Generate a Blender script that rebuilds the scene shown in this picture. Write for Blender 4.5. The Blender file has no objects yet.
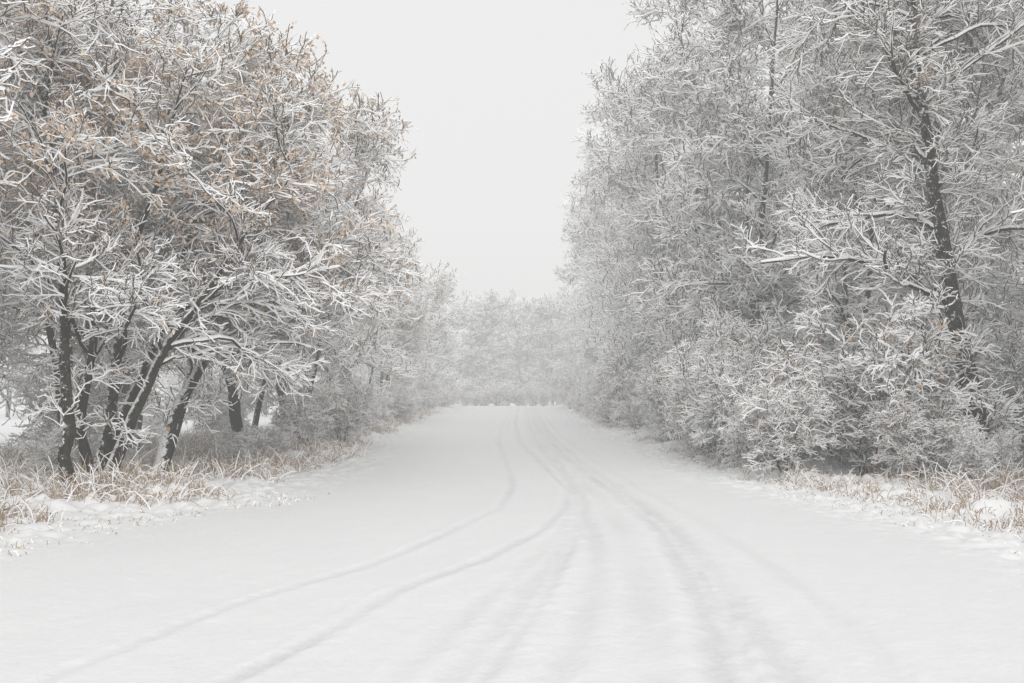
import bpy, math, numpy as np
from mathutils import Vector
F=996.0; CAMH=1.7; HY=388.0
def gd(py): return F*CAMH/(py-HY)
def W(px,py,d): return [(px-512)/F*d, d, CAMH+(HY-py)/F*d]

# ---------------------------------------------------------------- materials
def newmat(name):
    m=bpy.data.materials.new(name); m.use_nodes=True
    nt=m.node_tree; b=nt.nodes['Principled BSDF']
    b.inputs['Specular IOR Level'].default_value=0.15
    return m,nt,b
def N(nt,t,**kw):
    n=nt.nodes.new(t)
    for k,v in kw.items():
        if k in n.inputs: n.inputs[k].default_value=v
        else: setattr(n,k,v)
    return n
def mix(nt,fac,a,b):
    m=nt.nodes.new('ShaderNodeMix'); m.data_type='RGBA'
    for s,v in ((0,fac),(6,a),(7,b)):
        if hasattr(v,'links'): nt.links.new(v,m.inputs[s])
        else: m.inputs[s].default_value=v if s==0 else (*v,1)
    return m.outputs[2]
def ramp(nt,val,p0,p1):
    r=nt.nodes.new('ShaderNodeMapRange'); nt.links.new(val,r.inputs[0])
    r.inputs[1].default_value=p0; r.inputs[2].default_value=p1; r.clamp=True
    return r.outputs[0]
def diffmat(name,a,b_=None):
    m=bpy.data.materials.new(name); m.use_nodes=True; nt=m.node_tree; nt.nodes.clear()
    o=nt.nodes.new('ShaderNodeOutputMaterial'); d=nt.nodes.new('ShaderNodeBsdfDiffuse')
    d.inputs['Color'].default_value=(*a,1); nt.links.new(d.outputs[0],o.inputs[0])
    if b_:
        g=nt.nodes.new('ShaderNodeNewGeometry'); nt.links.new(mix(nt,g.outputs['Random Per Island'],a,b_),d.inputs['Color'])
    return m
m_snowtwig=diffmat('twig_snow',(.97,.97,.97))
m_twig=diffmat('twig_bark',(.08,.066,.055),(.23,.20,.17))
m_bark,nt,b=newmat('bark')
tc=N(nt,'ShaderNodeTexCoord')
mp=N(nt,'ShaderNodeMapping'); mp.inputs['Scale'].default_value=(1,1,.35); nt.links.new(tc.outputs['Object'],mp.inputs[0])
n1=N(nt,'ShaderNodeTexNoise',Scale=28.,Detail=4.); nt.links.new(mp.outputs[0],n1.inputs['Vector'])
n2=N(nt,'ShaderNodeTexNoise',Scale=7.,Detail=6.,Roughness=.75); nt.links.new(tc.outputs['Object'],n2.inputs['Vector'])
c=mix(nt,ramp(nt,n1.outputs[0],.35,.65),(.013,.011,.009),(.05,.044,.036))
c=mix(nt,ramp(nt,n2.outputs[0],.5,.62),c,(.045,.05,.026))
g=N(nt,'ShaderNodeNewGeometry'); sx=N(nt,'ShaderNodeSeparateXYZ'); nt.links.new(g.outputs['Normal'],sx.inputs[0])
n3=N(nt,'ShaderNodeTexNoise',Scale=11.,Detail=6.,Roughness=.85); nt.links.new(tc.outputs['Object'],n3.inputs['Vector'])
a1=N(nt,'ShaderNodeMath',operation='MULTIPLY_ADD'); nt.links.new(sx.outputs['Z'],a1.inputs[0]); a1.inputs[1].default_value=.5; nt.links.new(n3.outputs[0],a1.inputs[2])
a2=N(nt,'ShaderNodeMath',operation='MULTIPLY_ADD'); nt.links.new(sx.outputs['X'],a2.inputs[0]); a2.inputs[1].default_value=-.10; nt.links.new(a1.outputs[0],a2.inputs[2])
c=mix(nt,ramp(nt,a2.outputs[0],.59,.63),c,(.88,.88,.89))
nt.links.new(c,b.inputs['Base Color']); b.inputs['Roughness'].default_value=.9
bp=N(nt,'ShaderNodeBump',Strength=.8,Distance=.03); nt.links.new(n1.outputs[0],bp.inputs['Height']); nt.links.new(bp.outputs[0],b.inputs['Normal'])
m_leaf=diffmat('dead_leaf',(.47,.32,.215),(.84,.71,.58))
m_grass=diffmat('dry_grass',(.27,.18,.115),(.58,.46,.34))

m_ground,nt,b=newmat('snow_ground')
at=N(nt,'ShaderNodeAttribute',attribute_name='track')
tc=N(nt,'ShaderNodeTexCoord')
n1=N(nt,'ShaderNodeTexNoise',Scale=1.2,Detail=6.,Roughness=.6); nt.links.new(tc.outputs['Object'],n1.inputs['Vector'])
n2=N(nt,'ShaderNodeTexNoise',Scale=14.,Detail=6.,Roughness=.75); nt.links.new(tc.outputs['Object'],n2.inputs['Vector'])
c=mix(nt,n1.outputs[0],(.88,.885,.895),(.94,.94,.945))
mm=N(nt,'ShaderNodeMath',operation='MULTIPLY'); nt.links.new(at.outputs['Fac'],mm.inputs[0]); nt.links.new(ramp(nt,n2.outputs[0],.1,.6),mm.inputs[1])
c=mix(nt,mm.outputs[0],c,(.70,.705,.71))
nt.links.new(c,b.inputs['Base Color']); b.inputs['Roughness'].default_value=.75
bp=N(nt,'ShaderNodeBump',Strength=.6,Distance=.03); nt.links.new(n2.outputs[0],bp.inputs['Height']); nt.links.new(bp.outputs[0],b.inputs['Normal'])

# ---------------------------------------------------------------- tube builder
def unit(v): return v/np.maximum(np.linalg.norm(v,axis=-1,keepdims=True),1e-9)
class Builder:
    def __init__(s): s.V=[];s.Q=[];s.M=[];s.S=[];s.n=0
    def tube(s,P,R,sec,mats,ref=(0,0,1),smooth=False):
        n,k,_=P.shape; m=len(sec)
        T=unit(np.gradient(P,axis=1)) if k>2 else unit(np.repeat((P[:,1:]-P[:,:1]),2,axis=1))
        S=np.cross(T,np.array(ref,float)); S=unit(S+np.array([1e-3,0,0])); U=np.cross(S,T)
        sec=np.array(sec,float)
        V=P[:,:,None,:]+R[:,:,None,None]*(S[:,:,None,:]*sec[None,None,:,0,None]+U[:,:,None,:]*sec[None,None,:,1,None])
        base=s.n+(np.arange(n)*k*m)[:,None,None]
        j=(np.arange(k-1)*m)[None,:,None]; i=np.arange(m)[None,None,:]; i2=(i+1)%m
        q=np.stack([base+j+i,base+j+i2,base+j+m+i2,base+j+m+i],-1).reshape(-1,4)
        s.V.append(V.reshape(-1,3)); s.Q.append(q); s.n+=n*k*m
        s.M.append(np.tile(np.array(mats),n*(k-1))); s.S.append(np.full(len(q),smooth))
    def quads(s,C,mat):
        n=len(C); s.V.append(C.reshape(-1,3)); s.Q.append(s.n+np.arange(n*4).reshape(-1,4)); s.n+=n*4
        s.M.append(np.full(n,mat)); s.S.append(np.full(n,False))
    def mesh(s,name,mats):
        V=np.concatenate(s.V);Q=np.concatenate(s.Q)
        me=bpy.data.meshes.new(name)
        me.vertices.add(len(V)); me.vertices.foreach_set('co',V.astype(np.float32).ravel())
        me.loops.add(Q.size); me.loops.foreach_set('vertex_index',Q.astype(np.int32).ravel())
        me.polygons.add(len(Q)); me.polygons.foreach_set('loop_start',np.arange(0,Q.size,4,dtype=np.int32))
        me.polygons.foreach_set('loop_total',np.full(len(Q),4,dtype=np.int32))
        for m in mats: me.materials.append(m)
        me.polygons.foreach_set('material_index',np.concatenate(s.M).astype(np.int32))
        me.polygons.foreach_set('use_smooth',np.concatenate(s.S))
        me.update(calc_edges=True); return me
def ring(m): 
    a=np.arange(m)/m*2*math.pi; return np.stack([np.cos(a),np.sin(a)],-1)
KITE=[(1,-.25),(0,2.0),(-1,-.25),(0,-.75)]; KM=[1,1,2,2]       # snow above, bark below
PRI=[(1,-.45),(0,1.7),(-1,-.45)]; PM=[1,1,2]

def grow(rng,P,R,nch,t0,t1,ang,L,ltap,k,wob,grav,flat,lift,rr,rmin,rmax=9,back=0.,tpow=1.):
    n,kp,_=P.shape; idx=np.repeat(np.arange(n),nch); c=len(idx)
    t=t0+(t1-t0)*rng.random(c)**tpow; f=np.clip(t*(kp-1),0,kp-1.001); i=f.astype(int); fr=(f-i)[:,None]
    pos=P[idx,i]*(1-fr)+P[idx,i+1]*fr; T=unit(P[idx,i+1]-P[idx,i])
    r=(R[idx,i]*(1-fr[:,0])+R[idx,i+1]*fr[:,0])
    u=rng.normal(size=(c,3)); u-=(u*T).sum(1,keepdims=True)*T; u=unit(u)
    a=rng.normal(ang,ang*.25,c)[:,None]
    d=np.cos(a)*T+np.sin(a)*u; d[:,2]=d[:,2]*flat+lift
    if back>0:
        fl=(rng.random(c)<back)&(d[:,1]<.1); d[fl,1]=np.abs(d[fl,1])*.7+.05
    d=unit(d)
    ln=L*(1-ltap*t)*rng.uniform(.6,1.25,c)
    r0=np.clip(r*rr,rmin,rmax)
    out=np.empty((c,k,3)); out[:,0]=pos; st=(ln/(k-1))[:,None]
    for q in range(1,k):
        out[:,q]=out[:,q-1]+d*st
        d=d+rng.normal(size=(c,3))*wob; d[:,2]-=grav; d=unit(d)
    rad=r0[:,None]*(1-.6*np.linspace(0,1,k))[None]; rad=np.maximum(rad,rmin*.7)
    return out,rad

def snowcap(B,rng,P,R,add=.010):
    T=unit(np.gradient(P,axis=1)); h=np.sqrt(np.clip(1-T[...,2]**2,0,1))
    lump=rng.uniform(.55,1.2,R.shape)
    rs=(R*.75+add)*h*lump+.001
    Pp=P.copy(); Pp[...,2]+=R*.6*h+.009
    B.tube(Pp,rs,ring(5),[1]*5,smooth=True)

def make_tree(name,seed,stems,srad,cfg,leaves=0.,leafz=0.):
    rng=np.random.default_rng(seed); B=Builder()
    P=np.array(stems); k0=P.shape[1]
    kk=16; tt=np.linspace(0,k0-1,kk); i=np.minimum(tt.astype(int),k0-2); fr=(tt-i)[None,:,None]
    P=P[:,i]*(1-fr)+P[:,i+1]*fr
    w=rng.normal(size=P.shape)*np.array([1,1,.3])*cfg.get('sw',.06); w[:,0]=0; P=P+np.cumsum(w,1)*.6
    R=np.array(srad)[:,None]*(1-.91*np.linspace(0,1,kk)**.85)[None]; R[:,0]*=1.35
    R=R*rng.uniform(.93,1.07,R.shape)
    B.tube(P,R,ring(9),[0]*9,ref=(0,1,0),smooth=True); snowcap(B,rng,P[:,5:],R[:,5:]*.75,.004)
    z=cfg; bk=z.get('back',0); tk=z.get('tk',1.); lo=z.get('lod',0)
    l1,r1=grow(rng,P,R,z['nl'],z.get('t0',.2),1,z.get('a1',.85),z['L1'],.5,6 if lo else 10,.15,z.get('g1',.04),.8,z.get('up',.15),.5,.016,.06,back=bk)
    B.tube(l1,r1,ring(6),[0]*6,smooth=True); snowcap(B,rng,l1,r1,.018*tk)
    l2,r2=grow(rng,l1,r1,z['nb'],.15,1,.8,z['L2'],.45,7,.17,.05,.65,.10,.6,.009,.024,back=bk*.3)
    if lo: B.tube(l2[:,::2],r2[:,::2]*2,KITE,KM)
    else: B.tube(l2,r2,ring(4),[2]*4); snowcap(B,rng,l2,r2,.0165*tk)
    l2b,r2b=grow(rng,P,R,z.get('ne',14),z.get('e0',.03),1,1.2,.7,.3,4,.2,.05,.7,.1,.2,.007,.012,back=bk*.5)
    A2=np.concatenate([l2[:, [0,1,4,6]],l2b]); AR=np.concatenate([r2[:,[0,1,4,6]],r2b])
    B.tube(l2b,r2b,KITE,KM)
    l3,r3=grow(rng,A2,AR,z['nt'],.08,1,.75,z['L3'],.4,3 if lo else 5,.27,.05,.7,.12,.7,.0125*tk,.017*tk)
    B.tube(l3,r3,PRI if lo else KITE,PM if lo else KM)
    l4,r4=grow(rng,l3,r3,z['ns'],.1,1,.8,z['L4'],.35,2 if lo else 3,.3,.03,.8,.10,.8,.0095*tk,.0125*tk)
    B.tube(l4,r4,PRI,PM)
    if leaves>0:
        sel=rng.random(len(l4))<leaves*np.clip((l4[:,1,2]-leafz)/1.5,0.05,1)
        key=np.sin(l4[:,1,0]*2.3+1)*np.sin(l4[:,1,1]*2.1)*np.sin(l4[:,1,2]*2.6+.5)
        sel&=key>-.05
        c=l4[sel,1]; c=np.repeat(c,3,0)+rng.normal(size=(len(c)*3,3))*.045-[0,0,.02]
        n=len(c); d=unit(rng.normal(size=(n,3))*.7+[0,0,-.7]); s=unit(np.cross(d,rng.normal(size=(n,3))))
        a=rng.uniform(.026,.050,n)[:,None]; w_=a*.62
        B.quads(np.stack([c,c+d*a+s*w_,c+d*a*2.1,c+d*a-s*w_],1),3)
    return B.mesh(name,[m_bark,m_snowtwig,m_twig,m_leaf])

def auto_stems(rng,n,H,spread,lean=(0,0)):
    out=[]
    for j in range(n):
        a=rng.uniform(0,6.28); tilt=rng.uniform(.3,1)*spread if n>1 else rng.uniform(0,.4)*spread
        h=H*rng.uniform(.8,1.05); pts=[]
        b=np.array([math.cos(a),math.sin(a)])*.12*(n>1)
        for t in np.linspace(0,1,6):
            o=tilt*h*t**1.25
            pts.append([b[0]+math.cos(a)*o+lean[0]*t*t*H,b[1]+math.sin(a)*o+lean[1]*t*t*H,h*t-.1*(t==0)])
        out.append(pts)
    return out
def link(ob,parent=None):
    bpy.context.scene.collection.objects.link(ob)
    if parent: ob.parent=parent
    return ob
def inst(name,me,x,y,rot,s,parent=None,sz=None):
    o=bpy.data.objects.new(name,me); o.location=(x,y,height1(x,y)-.03); o.rotation_euler=(0,0,rot)
    o.scale=(s,s,s*(sz or 1)); return link(o,parent)

# ---------------------------------------------------------------- terrain
_r=np.random.default_rng(5); LAT=_r.random((256,256))
def vn(x,y):
    xi=np.floor(x).astype(int); yi=np.floor(y).astype(int); fx=x-xi; fy=y-yi
    fx=fx*fx*(3-2*fx); fy=fy*fy*(3-2*fy)
    g=lambda a,b: LAT[a%256,b%256]
    return (g(xi,yi)*(1-fx)+g(xi+1,yi)*fx)*(1-fy)+(g(xi,yi+1)*(1-fx)+g(xi+1,yi+1)*fx)*fy-.5
DL=[0,9,12,15,22,38,85,200]; XLv=[-7.2,-6.6,-6.1,-4.6,-4.0,-4.7,-4.9,-6]
DR=[0,11,13,16.3,19.5,32,53,89,200]; XRv=[6.6,6.0,5.6,5.0,4.2,3.9,3.9,4.1,6]
def XL(y): return np.interp(y,DL,XLv)
def XR(y): return np.interp(y,DR,XRv)
def height(x,y):
    x=np.asarray(x,float);y=np.asarray(y,float)
    dl=XL(y)-x; dr=x-XR(y); e=np.maximum(dl,dr)
    s=np.clip((e+.5)/1.3,0,1); s=s*s*(3-2*s)
    z=vn(x*.15,y*.12)*.10+ .02*vn(x*1.1,y*.7)
    z+=s*(.09+.16*vn(x*.9,y*.9)+.20*vn(x*2.7,y*2.7)+.15*vn(x*7,y*7))
    near=np.clip((e+1.8)/1.5,0,1)*(1-s)
    z+=near*(.06*vn(x*4,y*4)+.09*vn(x*9,y*9))
    z+=.010*vn(x*6,y*3)+.006*vn(x*13,y*11)
    dd=np.clip(y-90,0,None); z-=.0022*np.minimum(dd,60)**2*.4+np.clip(dd-60,0,None)*.02
    z+= -np.clip(-x-9,0,6)*.06
    return z
def height1(x,y): return float(height(np.array([x]),np.array([y]))[0])
def gt(pts):
    d=np.array([gd(p[1]) for p in pts]); x=np.array([(p[0]-512)/F*dd for p,dd in zip(pts,d)])
    o=np.argsort(d); return d[o],x[o]
TR=[ # pts, half width, depth, tint
 ([(20,690),(150,640),(250,600),(370,566),(440,537),(500,507),(513,485),(506,462),(498,440),(505,420),(512,407)],.07,.012,.55),
 ([(215,690),(290,655),(400,591),(480,561),(540,531),(565,508),(568,490),(545,466),(520,440),(516,420),(520,407)],.07,.015,.75),
 ([(430,700),(500,630),(555,560),(580,520),(575,490),(553,462),(530,435),(524,407)],.12,.012,.45),
 ([(540,700),(580,630),(596,575),(592,530),(575,490),(550,455),(530,425),(527,407)],.12,.012,.55),
 ([(720,700),(712,640),(690,580),(655,525),(610,490),(570,460),(540,430),(532,407)],.12,.014,.7),
 ([(800,700),(760,640),(715,575),(670,525),(620,488),(580,460),(548,430),(535,407)],.12,.014,.6),
 ([(650,700),(640,600),(625,540),(600,500),(565,465),(538,435),(529,407)],.15,.008,.35),
 ([(470,700),(530,620),(570,550),(585,505),(560,465),(535,435),(526,407)],.06,.010,.45),
 ([(380,690),(440,640),(500,590),(545,550),(570,515),(566,487),(540,462),(516,436),(518,407)],.10,.008,.35),
 ([(760,700),(735,640),(700,575),(662,525),(614,488),(574,460),(544,430),(533,407)],.06,.010,.5),
 ([(910,700),(840,620),(760,560),(690,515),(640,488),(600,463),(560,433),(538,407)],.10,.008,.3)]
def axis(fine0,fine1,step,far0,far1,gr):
    a=list(np.arange(fine0,fine1,step)); s=step; v=a[-1]
    while v<far1: s*=gr; v+=s; a.append(v)
    s=step; v=a[0]; pre=[]
    while v>far0: s*=gr; v-=s; pre.append(v)
    return np.array(pre[::-1]+a)
xs=axis(-8,8,.035,-500,500,1.12)
ys=axis(4,20,.04,-300,700,1.012)
X,Y=np.meshgrid(xs,ys); Z=height(X,Y); TK=np.zeros_like(X)
for ti,(pts,hw,dep,tint) in enumerate(TR):
    d,x=gt(pts); 
    yy=ys; xc=np.interp(yy,d,x)
    kern=np.ones(15)/15; xc=np.convolve(np.pad(xc,7,'edge'),kern,'valid')
    slope=np.gradient(xc,yy); wf=np.sqrt(1+slope**2)
    D=np.abs(X-xc[:,None])/(hw*wf[:,None]*(1+.25*vn(np.full_like(X,ti*7.),Y*3)))
    act=((yy>3.5)&(yy<130))[:,None]
    edge=vn(X*9,Y*9)*1.1+vn(X*23,Y*23)*.7
    prof=np.clip(1.3-D+edge*.6,0,1)*act
    Z-=dep*prof*prof*(3-2*prof)
    Z+=act*dep*.4*np.exp(-((D-1.9)/.5)**2)*(1+vn(X*10,Y*10)*2.4)
    TK=np.maximum(TK,prof*tint*(.7+.9*vn(X*1.5,Y*.8+ti*9)))
me=bpy.data.meshes.new('snow_ground'); ny,nx=X.shape
V=np.stack([X,Y,Z],-1).reshape(-1,3); I=np.arange(ny*nx).reshape(ny,nx)
Q=np.stack([I[:-1,:-1],I[:-1,1:],I[1:,1:],I[1:,:-1]],-1).reshape(-1,4)
me.vertices.add(len(V)); me.vertices.foreach_set('co',V.astype(np.float32).ravel())
me.loops.add(Q.size); me.loops.foreach_set('vertex_index',Q.astype(np.int32).ravel())
me.polygons.add(len(Q)); me.polygons.foreach_set('loop_start',np.arange(0,Q.size,4,dtype=np.int32)); me.polygons.foreach_set('loop_total',np.full(len(Q),4,dtype=np.int32))
me.polygons.foreach_set('use_smooth',np.ones(len(Q),bool))
me.update(calc_edges=True)
at=me.attributes.new('track','FLOAT','POINT'); at.data.foreach_set('value',TK.astype(np.float32).ravel())
me.materials.append(m_ground)
link(bpy.data.objects.new('snow_covered_road_and_ground',me))

# ---------------------------------------------------------------- trees
SMALL=dict(nl=13,L1=2.8,nb=9,L2=1.3,nt=6,L3=.6,ns=3,L4=.27,sw=.05,t0=.28,up=.2,e0=.15,tk=1.15)
TALL=dict(nl=26,L1=3.6,nb=11,L2=1.6,nt=6,L3=.72,ns=3,L4=.34,sw=.08,t0=.10,up=.2,tk=1.5)
SHR=dict(nl=7,L1=1.1,nb=5,L2=.65,nt=4,L3=.38,ns=3,L4=.2,sw=.05,t0=.15,up=.1,ne=4,tk=1.0)
rng=np.random.default_rng(11)
def px(pts,d,dd):
    n=len(pts); return [W(p[0],p[1],d+dd*i/(n-1)) for i,p in enumerate(pts)]
stL=[px([(98,492),(112,430),(120,350),(140,250),(165,150),(190,60)],16.5,.3),
     px([(106,490),(135,415),(170,340),(215,275),(255,215),(290,165)],16.5,.3),
     px([(100,490),(120,420),(160,320),(175,240),(215,150),(250,60)],16.6,1.2),
     px([(94,490),(80,430),(95,340),(85,240),(60,140),(20,60)],16.5,-.6)]
NEAR=dict(SMALL,nt=6,ns=4,tk=.98)
meL=make_tree('snowy_tree_multistem',1,stL,[.14,.12,.11,.11],dict(NEAR,nl=15,back=.74,t0=.33),leaves=.85,leafz=3.5)
o=bpy.data.objects.new('snowy_maple_tree',meL); link(o)
stL2=[px([(160,492),(176,420),(212,355),(255,322),(300,290),(345,265)],17.5,1.5),
      px([(158,492),(178,430),(195,350),(235,270),(280,190),(315,110)],17.5,2.5)]
meL2=make_tree('snowy_tree_lean',2,stL2,[.15,.12],dict(NEAR,nl=18,back=.65,t0=.28),leaves=.75,leafz=3.)
link(bpy.data.objects.new('snowy_maple_tree',meL2))
stL3=[px([(72,502),(70,430),(62,330),(48,220),(40,110),(60,10)],15.3,.3)]
meL3=make_tree('snowy_tree_slim',3,stL3,[.12],dict(NEAR,nl=20,L1=2.3,back=.75,t0=.32),leaves=.85,leafz=3.4)
link(bpy.data.objects.new('snowy_maple_tree',meL3))
stR=[px([(985,482),(968,380),(945,270),(930,170),(918,70),(908,-60),(900,-170)],18.4,.3)]
meR=make_tree('snowy_oak',4,stR,[.21],dict(TALL,nl=36,L1=3.6,ne=120,sw=.04,t0=.22,back=.93,L2=1.4,tk=1.1,ns=4),leaves=.06,leafz=5)
link(bpy.data.objects.new('snowy_oak_tree',meR))
smalls=[make_tree('snowy_small_tree_%d'%i,20+i,auto_stems(rng,4,8.3,.38),[.12,.1,.09,.08],SMALL,leaves=(.7 if i==0 else .28),leafz=3.0) for i in range(3)]
talls=[make_tree('snowy_tall_tree_%d'%i,30+i,auto_stems(rng,2 if i<2 else 3,14,.14),[.17,.13,.11][:(2 if i<2 else 3)],TALL,leaves=.03,leafz=4) for i in range(3)]
shr=[make_tree('snowy_shrub_%d'%i,40+i,auto_stems(rng,10,2.5,.6),[.022]*10,SHR,leaves=(.12 if i else 0),leafz=.2) for i in range(3)]
FARS=dict(SMALL,nb=8,nt=4,ns=2,tk=2.2,lod=1,t0=.15,L3=.75,L4=.4); FART=dict(TALL,nl=22,nb=9,nt=4,ns=2,tk=2.6,lod=1,L3=.9,L4=.5)
fsm=[make_tree('far_small_tree_%d'%i,50+i,auto_stems(rng,4,8.3,.36),[.12,.1,.09,.08],FARS) for i in range(2)]
ftl=[make_tree('far_tall_tree_%d'%i,60+i,auto_stems(rng,3,14,.15),[.17,.13,.11],FART) for i in range(3)]
R=lambda a,b: float(rng.uniform(a,b))
for x,y,s,v in [(-9.4,12.6,1.12,0),(-6.0,22.5,1.06,1),(-5.9,27,1.05,0),(-6.8,31,1.05,2),(-6.4,37,1.0,1),(-6.8,44,1.05,0),(-6.6,51,1.0,2),(-7,59,1.05,1),
                (-12,20,1.05,2),(-9.5,25,1.2,0),(-13,33,1.2,1),(-8.8,19.8,1.2,1),(-15,25,1.1,0)]:
    inst('snowy_maple_tree',smalls[v],x,y,R(0,6.28),s)
for x,y,s,v in [(10.8,13.5,.95,0),(7.9,23.5,.82,1),(11,26,1.0,2),(7.1,29,1.0,0),(7.3,35,1.1,1),(11.5,33,1.1,0),(7.4,42,1.16,2),(7.8,50,1.22,0),(8.2,60,1.3,1),(12.8,20,1.05,1)]:
    inst('snowy_ash_tree',talls[v],x,y,R(0,6.28),s)
dw=bpy.data.objects.new('distant_treeline',None); link(dw)
for i in range(10):
    y=66+i*9
    inst('woods_tree',fsm[i%2],-7.6+R(-.8,.8)-max(0,y-90)*.05,y,R(0,6.28),R(.95,1.2),dw)
    inst('woods_tree',ftl[i%3],9.1+R(-.6,.8)+max(0,y-90)*.08,y+3,R(0,6.28),R(1.2,1.35),dw)
for i in range(28):
    x=-26+i*1.9; inst('woods_tree',ftl[(i*2+i//3)%3],x+R(-1,1),R(130,150),R(0,6.28),R(.95,1.2),dw)
for i in range(26):
    inst('woods_tree',shr[i%3],-14+i*1.15+R(-.4,.4),R(96,101),R(0,6.28),R(.35,.8),dw)
for i in range(12):
    inst('woods_tree',ftl[i%3],R(-45,-17),R(40,90),R(0,6.28),R(.5,.7),dw)
for i in range(7):
    inst('woods_tree',ftl[i%3],R(13,24),28+i*8,R(0,6.28),R(.95,1.2),dw)
ug=bpy.data.objects.new('roadside_undergrowth',None); link(ug)
y=12.
while y<90:
    for q in range(2):
        xx=float(XR(y))+.9+q*1.6+R(-.4,.7)+(1.8 if y<18 else 0); y2=y+R(-.6,.6); s_=R(.45,.95)*(1+.3*q)
        if not (7.2<xx<10.3 and y2<18.4): inst('shrub',shr[int(rng.integers(3))],xx,y2,R(0,6.28),s_,ug,R(.9,1.3))
    y+=1.3+y*.03
for x_,y_,s_ in ((8.3,17.2,.3),(9.4,17.3,.28),(8.2,19.9,.8),(10.4,19.8,.9),(7.6,16.6,.3),(9.6,21,1.),(11.4,22,1.1),(10.2,17.4,.45)):
    inst('shrub',shr[0],x_,y_,R(0,6),s_,ug)
y=13.
while y<90:
    s_=R(.18,.36)+(.35 if y>26 else 0)
    inst('shrub',shr[int(rng.integers(3))],float(XL(y))-.9-R(-.3,1.)-(2.6 if y<19 else 0),y+R(-.8,.8),R(0,6.28),s_,ug,R(.8,1.1))
    y+=1.4+y*.03
for i in range(16):
    inst('shrub',shr[i%3],R(-22,-8),R(22,42),R(0,6.28),R(.5,.9),ug)

# ---------------------------------------------------------------- dry grass (one mesh)
B=Builder(); rg=np.random.default_rng(77)
cx=[];cy=[];hh=[]
for side,n in ((-1,1150),(1,420)):
    y=11+rg.random(n)**1.8*55
    off=np.abs(rg.normal(0,1,n))*.8+rg.uniform(-.15,.6,n)
    x=XL(y)-off*1.3 if side<0 else XR(y)+off*.9
    cx.append(x);cy.append(y);hh.append(rg.uniform(.05,.19+.18*(side<0),n))
n=650; x=rg.uniform(-13,-5.5,n); y=rg.uniform(13,30,n); cx.append(x);cy.append(y);hh.append(rg.uniform(.12,.5,n))
n=160; x=rg.uniform(6.5,11,n); y=rg.uniform(14.5,19,n); cx.append(x);cy.append(y);hh.append(rg.uniform(.1,.45,n))
cx=np.concatenate(cx);cy=np.concatenate(cy);hs=np.concatenate(hh)
keep=vn(cx*.8,cy*.6)>-.1; cx=cx[keep];cy=cy[keep];hs=hs[keep]
n=260; y=rg.uniform(8.5,16,n); x=np.where(rg.random(n)<.65,XL(y)+rg.uniform(-.2,1.5,n),XR(y)-rg.uniform(-.2,.8,n))
cx=np.concatenate([cx,x]);cy=np.concatenate([cy,y]);hs=np.concatenate([hs,rg.uniform(.02,.07,n)]); sp=np.arange(len(cx))>=len(cx)-n
nb=22; ix=np.repeat(np.arange(len(cx)),nb); kp=~(sp[ix]&(rg.random(len(ix))<.75)); ix=ix[kp]; c=len(ix)
bx=cx[ix]+rg.normal(0,.14,c); by=cy[ix]+rg.normal(0,.14,c)
P=np.empty((c,5,3)); P[:,0]=np.stack([bx,by,height(bx,by)-.02],-1)
a=rg.uniform(0,6.28,c); tl=np.abs(rg.normal(.55,.4,c)); d=unit(np.stack([np.cos(a)*np.sin(tl),np.sin(a)*np.sin(tl),np.cos(tl)],-1))
ln=hs[ix]*rg.uniform(.5,1.6,c)
for q in range(1,5):
    P[:,q]=P[:,q-1]+d*(ln/4)[:,None]; d=d+rg.normal(size=(c,3))*.15; d[:,2]-=rg.uniform(.1,.5,c); d=unit(d)
Rr=np.repeat(np.array([[.0042,.0038,.0033,.0028,.002]]),c,0)
s=rg.random(c)<.55
B.tube(P[s],Rr[s],PRI,[3,3,3]); B.tube(P[~s],Rr[~s]*1.9,KITE,[1,1,3,3])
link(bpy.data.objects.new('dry_roadside_grass',B.mesh('dry_roadside_grass',[m_bark,m_snowtwig,m_twig,m_grass])))

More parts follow.
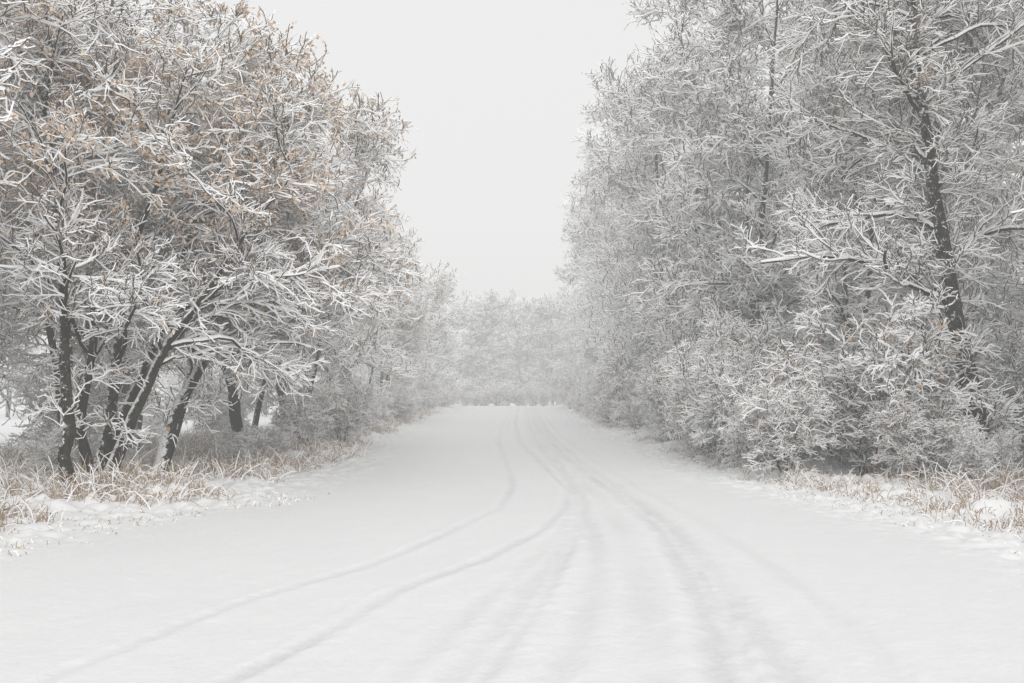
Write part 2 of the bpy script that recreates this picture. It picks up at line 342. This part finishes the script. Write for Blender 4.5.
# ---------------------------------------------------------------- snow fog (absorption plus added glow at sky brightness, standing in for scattered light)
bpy.ops.mesh.primitive_cube_add(size=1,location=(0,115,12.5)); fo=bpy.context.object
fo.name='emissive_snow_fog'; fo.scale=(260,330,33)
fm=bpy.data.materials.new('emissive_snow_fog'); fm.use_nodes=True; nt=fm.node_tree; nt.nodes.clear()
DENS=.0056; SKY=.79
out=nt.nodes.new('ShaderNodeOutputMaterial'); va=nt.nodes.new('ShaderNodeVolumeAbsorption'); ve=nt.nodes.new('ShaderNodeEmission'); ad=nt.nodes.new('ShaderNodeAddShader')
va.inputs['Color'].default_value=(0,0,0,1); va.inputs['Density'].default_value=DENS
ve.inputs['Color'].default_value=(1,1,.995,1); ve.inputs['Strength'].default_value=DENS*SKY
nt.links.new(va.outputs[0],ad.inputs[0]); nt.links.new(ve.outputs[0],ad.inputs[1])
nt.links.new(ad.outputs[0],out.inputs['Volume']); fo.data.materials.append(fm)

# ---------------------------------------------------------------- light
EL=math.radians(32); ROT=math.radians(165)
w=bpy.data.worlds.new('World'); bpy.context.scene.world=w; w.use_nodes=True; nt=w.node_tree
bg=nt.nodes['Background']; sky=nt.nodes.new('ShaderNodeTexSky'); sky.sky_type='NISHITA'; sky.sun_disc=False
sky.sun_elevation=EL; sky.sun_rotation=ROT
hs_=nt.nodes.new('ShaderNodeHueSaturation'); hs_.inputs['Saturation'].default_value=.1; nt.links.new(sky.outputs[0],hs_.inputs['Color'])
c=mix(nt,.88,hs_.outputs[0],(9.0,9.0,8.95)); nt.links.new(c,bg.inputs[0]); bg.inputs[1].default_value=.105
sl=bpy.data.lights.new('overcast_sun','SUN'); sl.energy=1.5; sl.angle=math.radians(50); sl.color=(1,.985,.96)
so=bpy.data.objects.new('overcast_sun',sl); link(so)
dv=Vector((math.sin(ROT)*math.cos(EL),math.cos(ROT)*math.cos(EL),math.sin(EL))); so.rotation_euler=dv.to_track_quat('Z','Y').to_euler()

cd=bpy.data.cameras.new('camera'); co=bpy.data.objects.new('camera',cd); link(co)
cd.lens=35; cd.sensor_width=36; cd.clip_end=2000; cd.clip_start=.05
co.location=(0,0,CAMH); co.rotation_euler=(math.radians(90)+math.atan((HY-341.5)/F),0,0)
sc=bpy.context.scene; sc.camera=co
sc.view_settings.view_transform='Standard'; sc.view_settings.look='None'; sc.view_settings.exposure=0
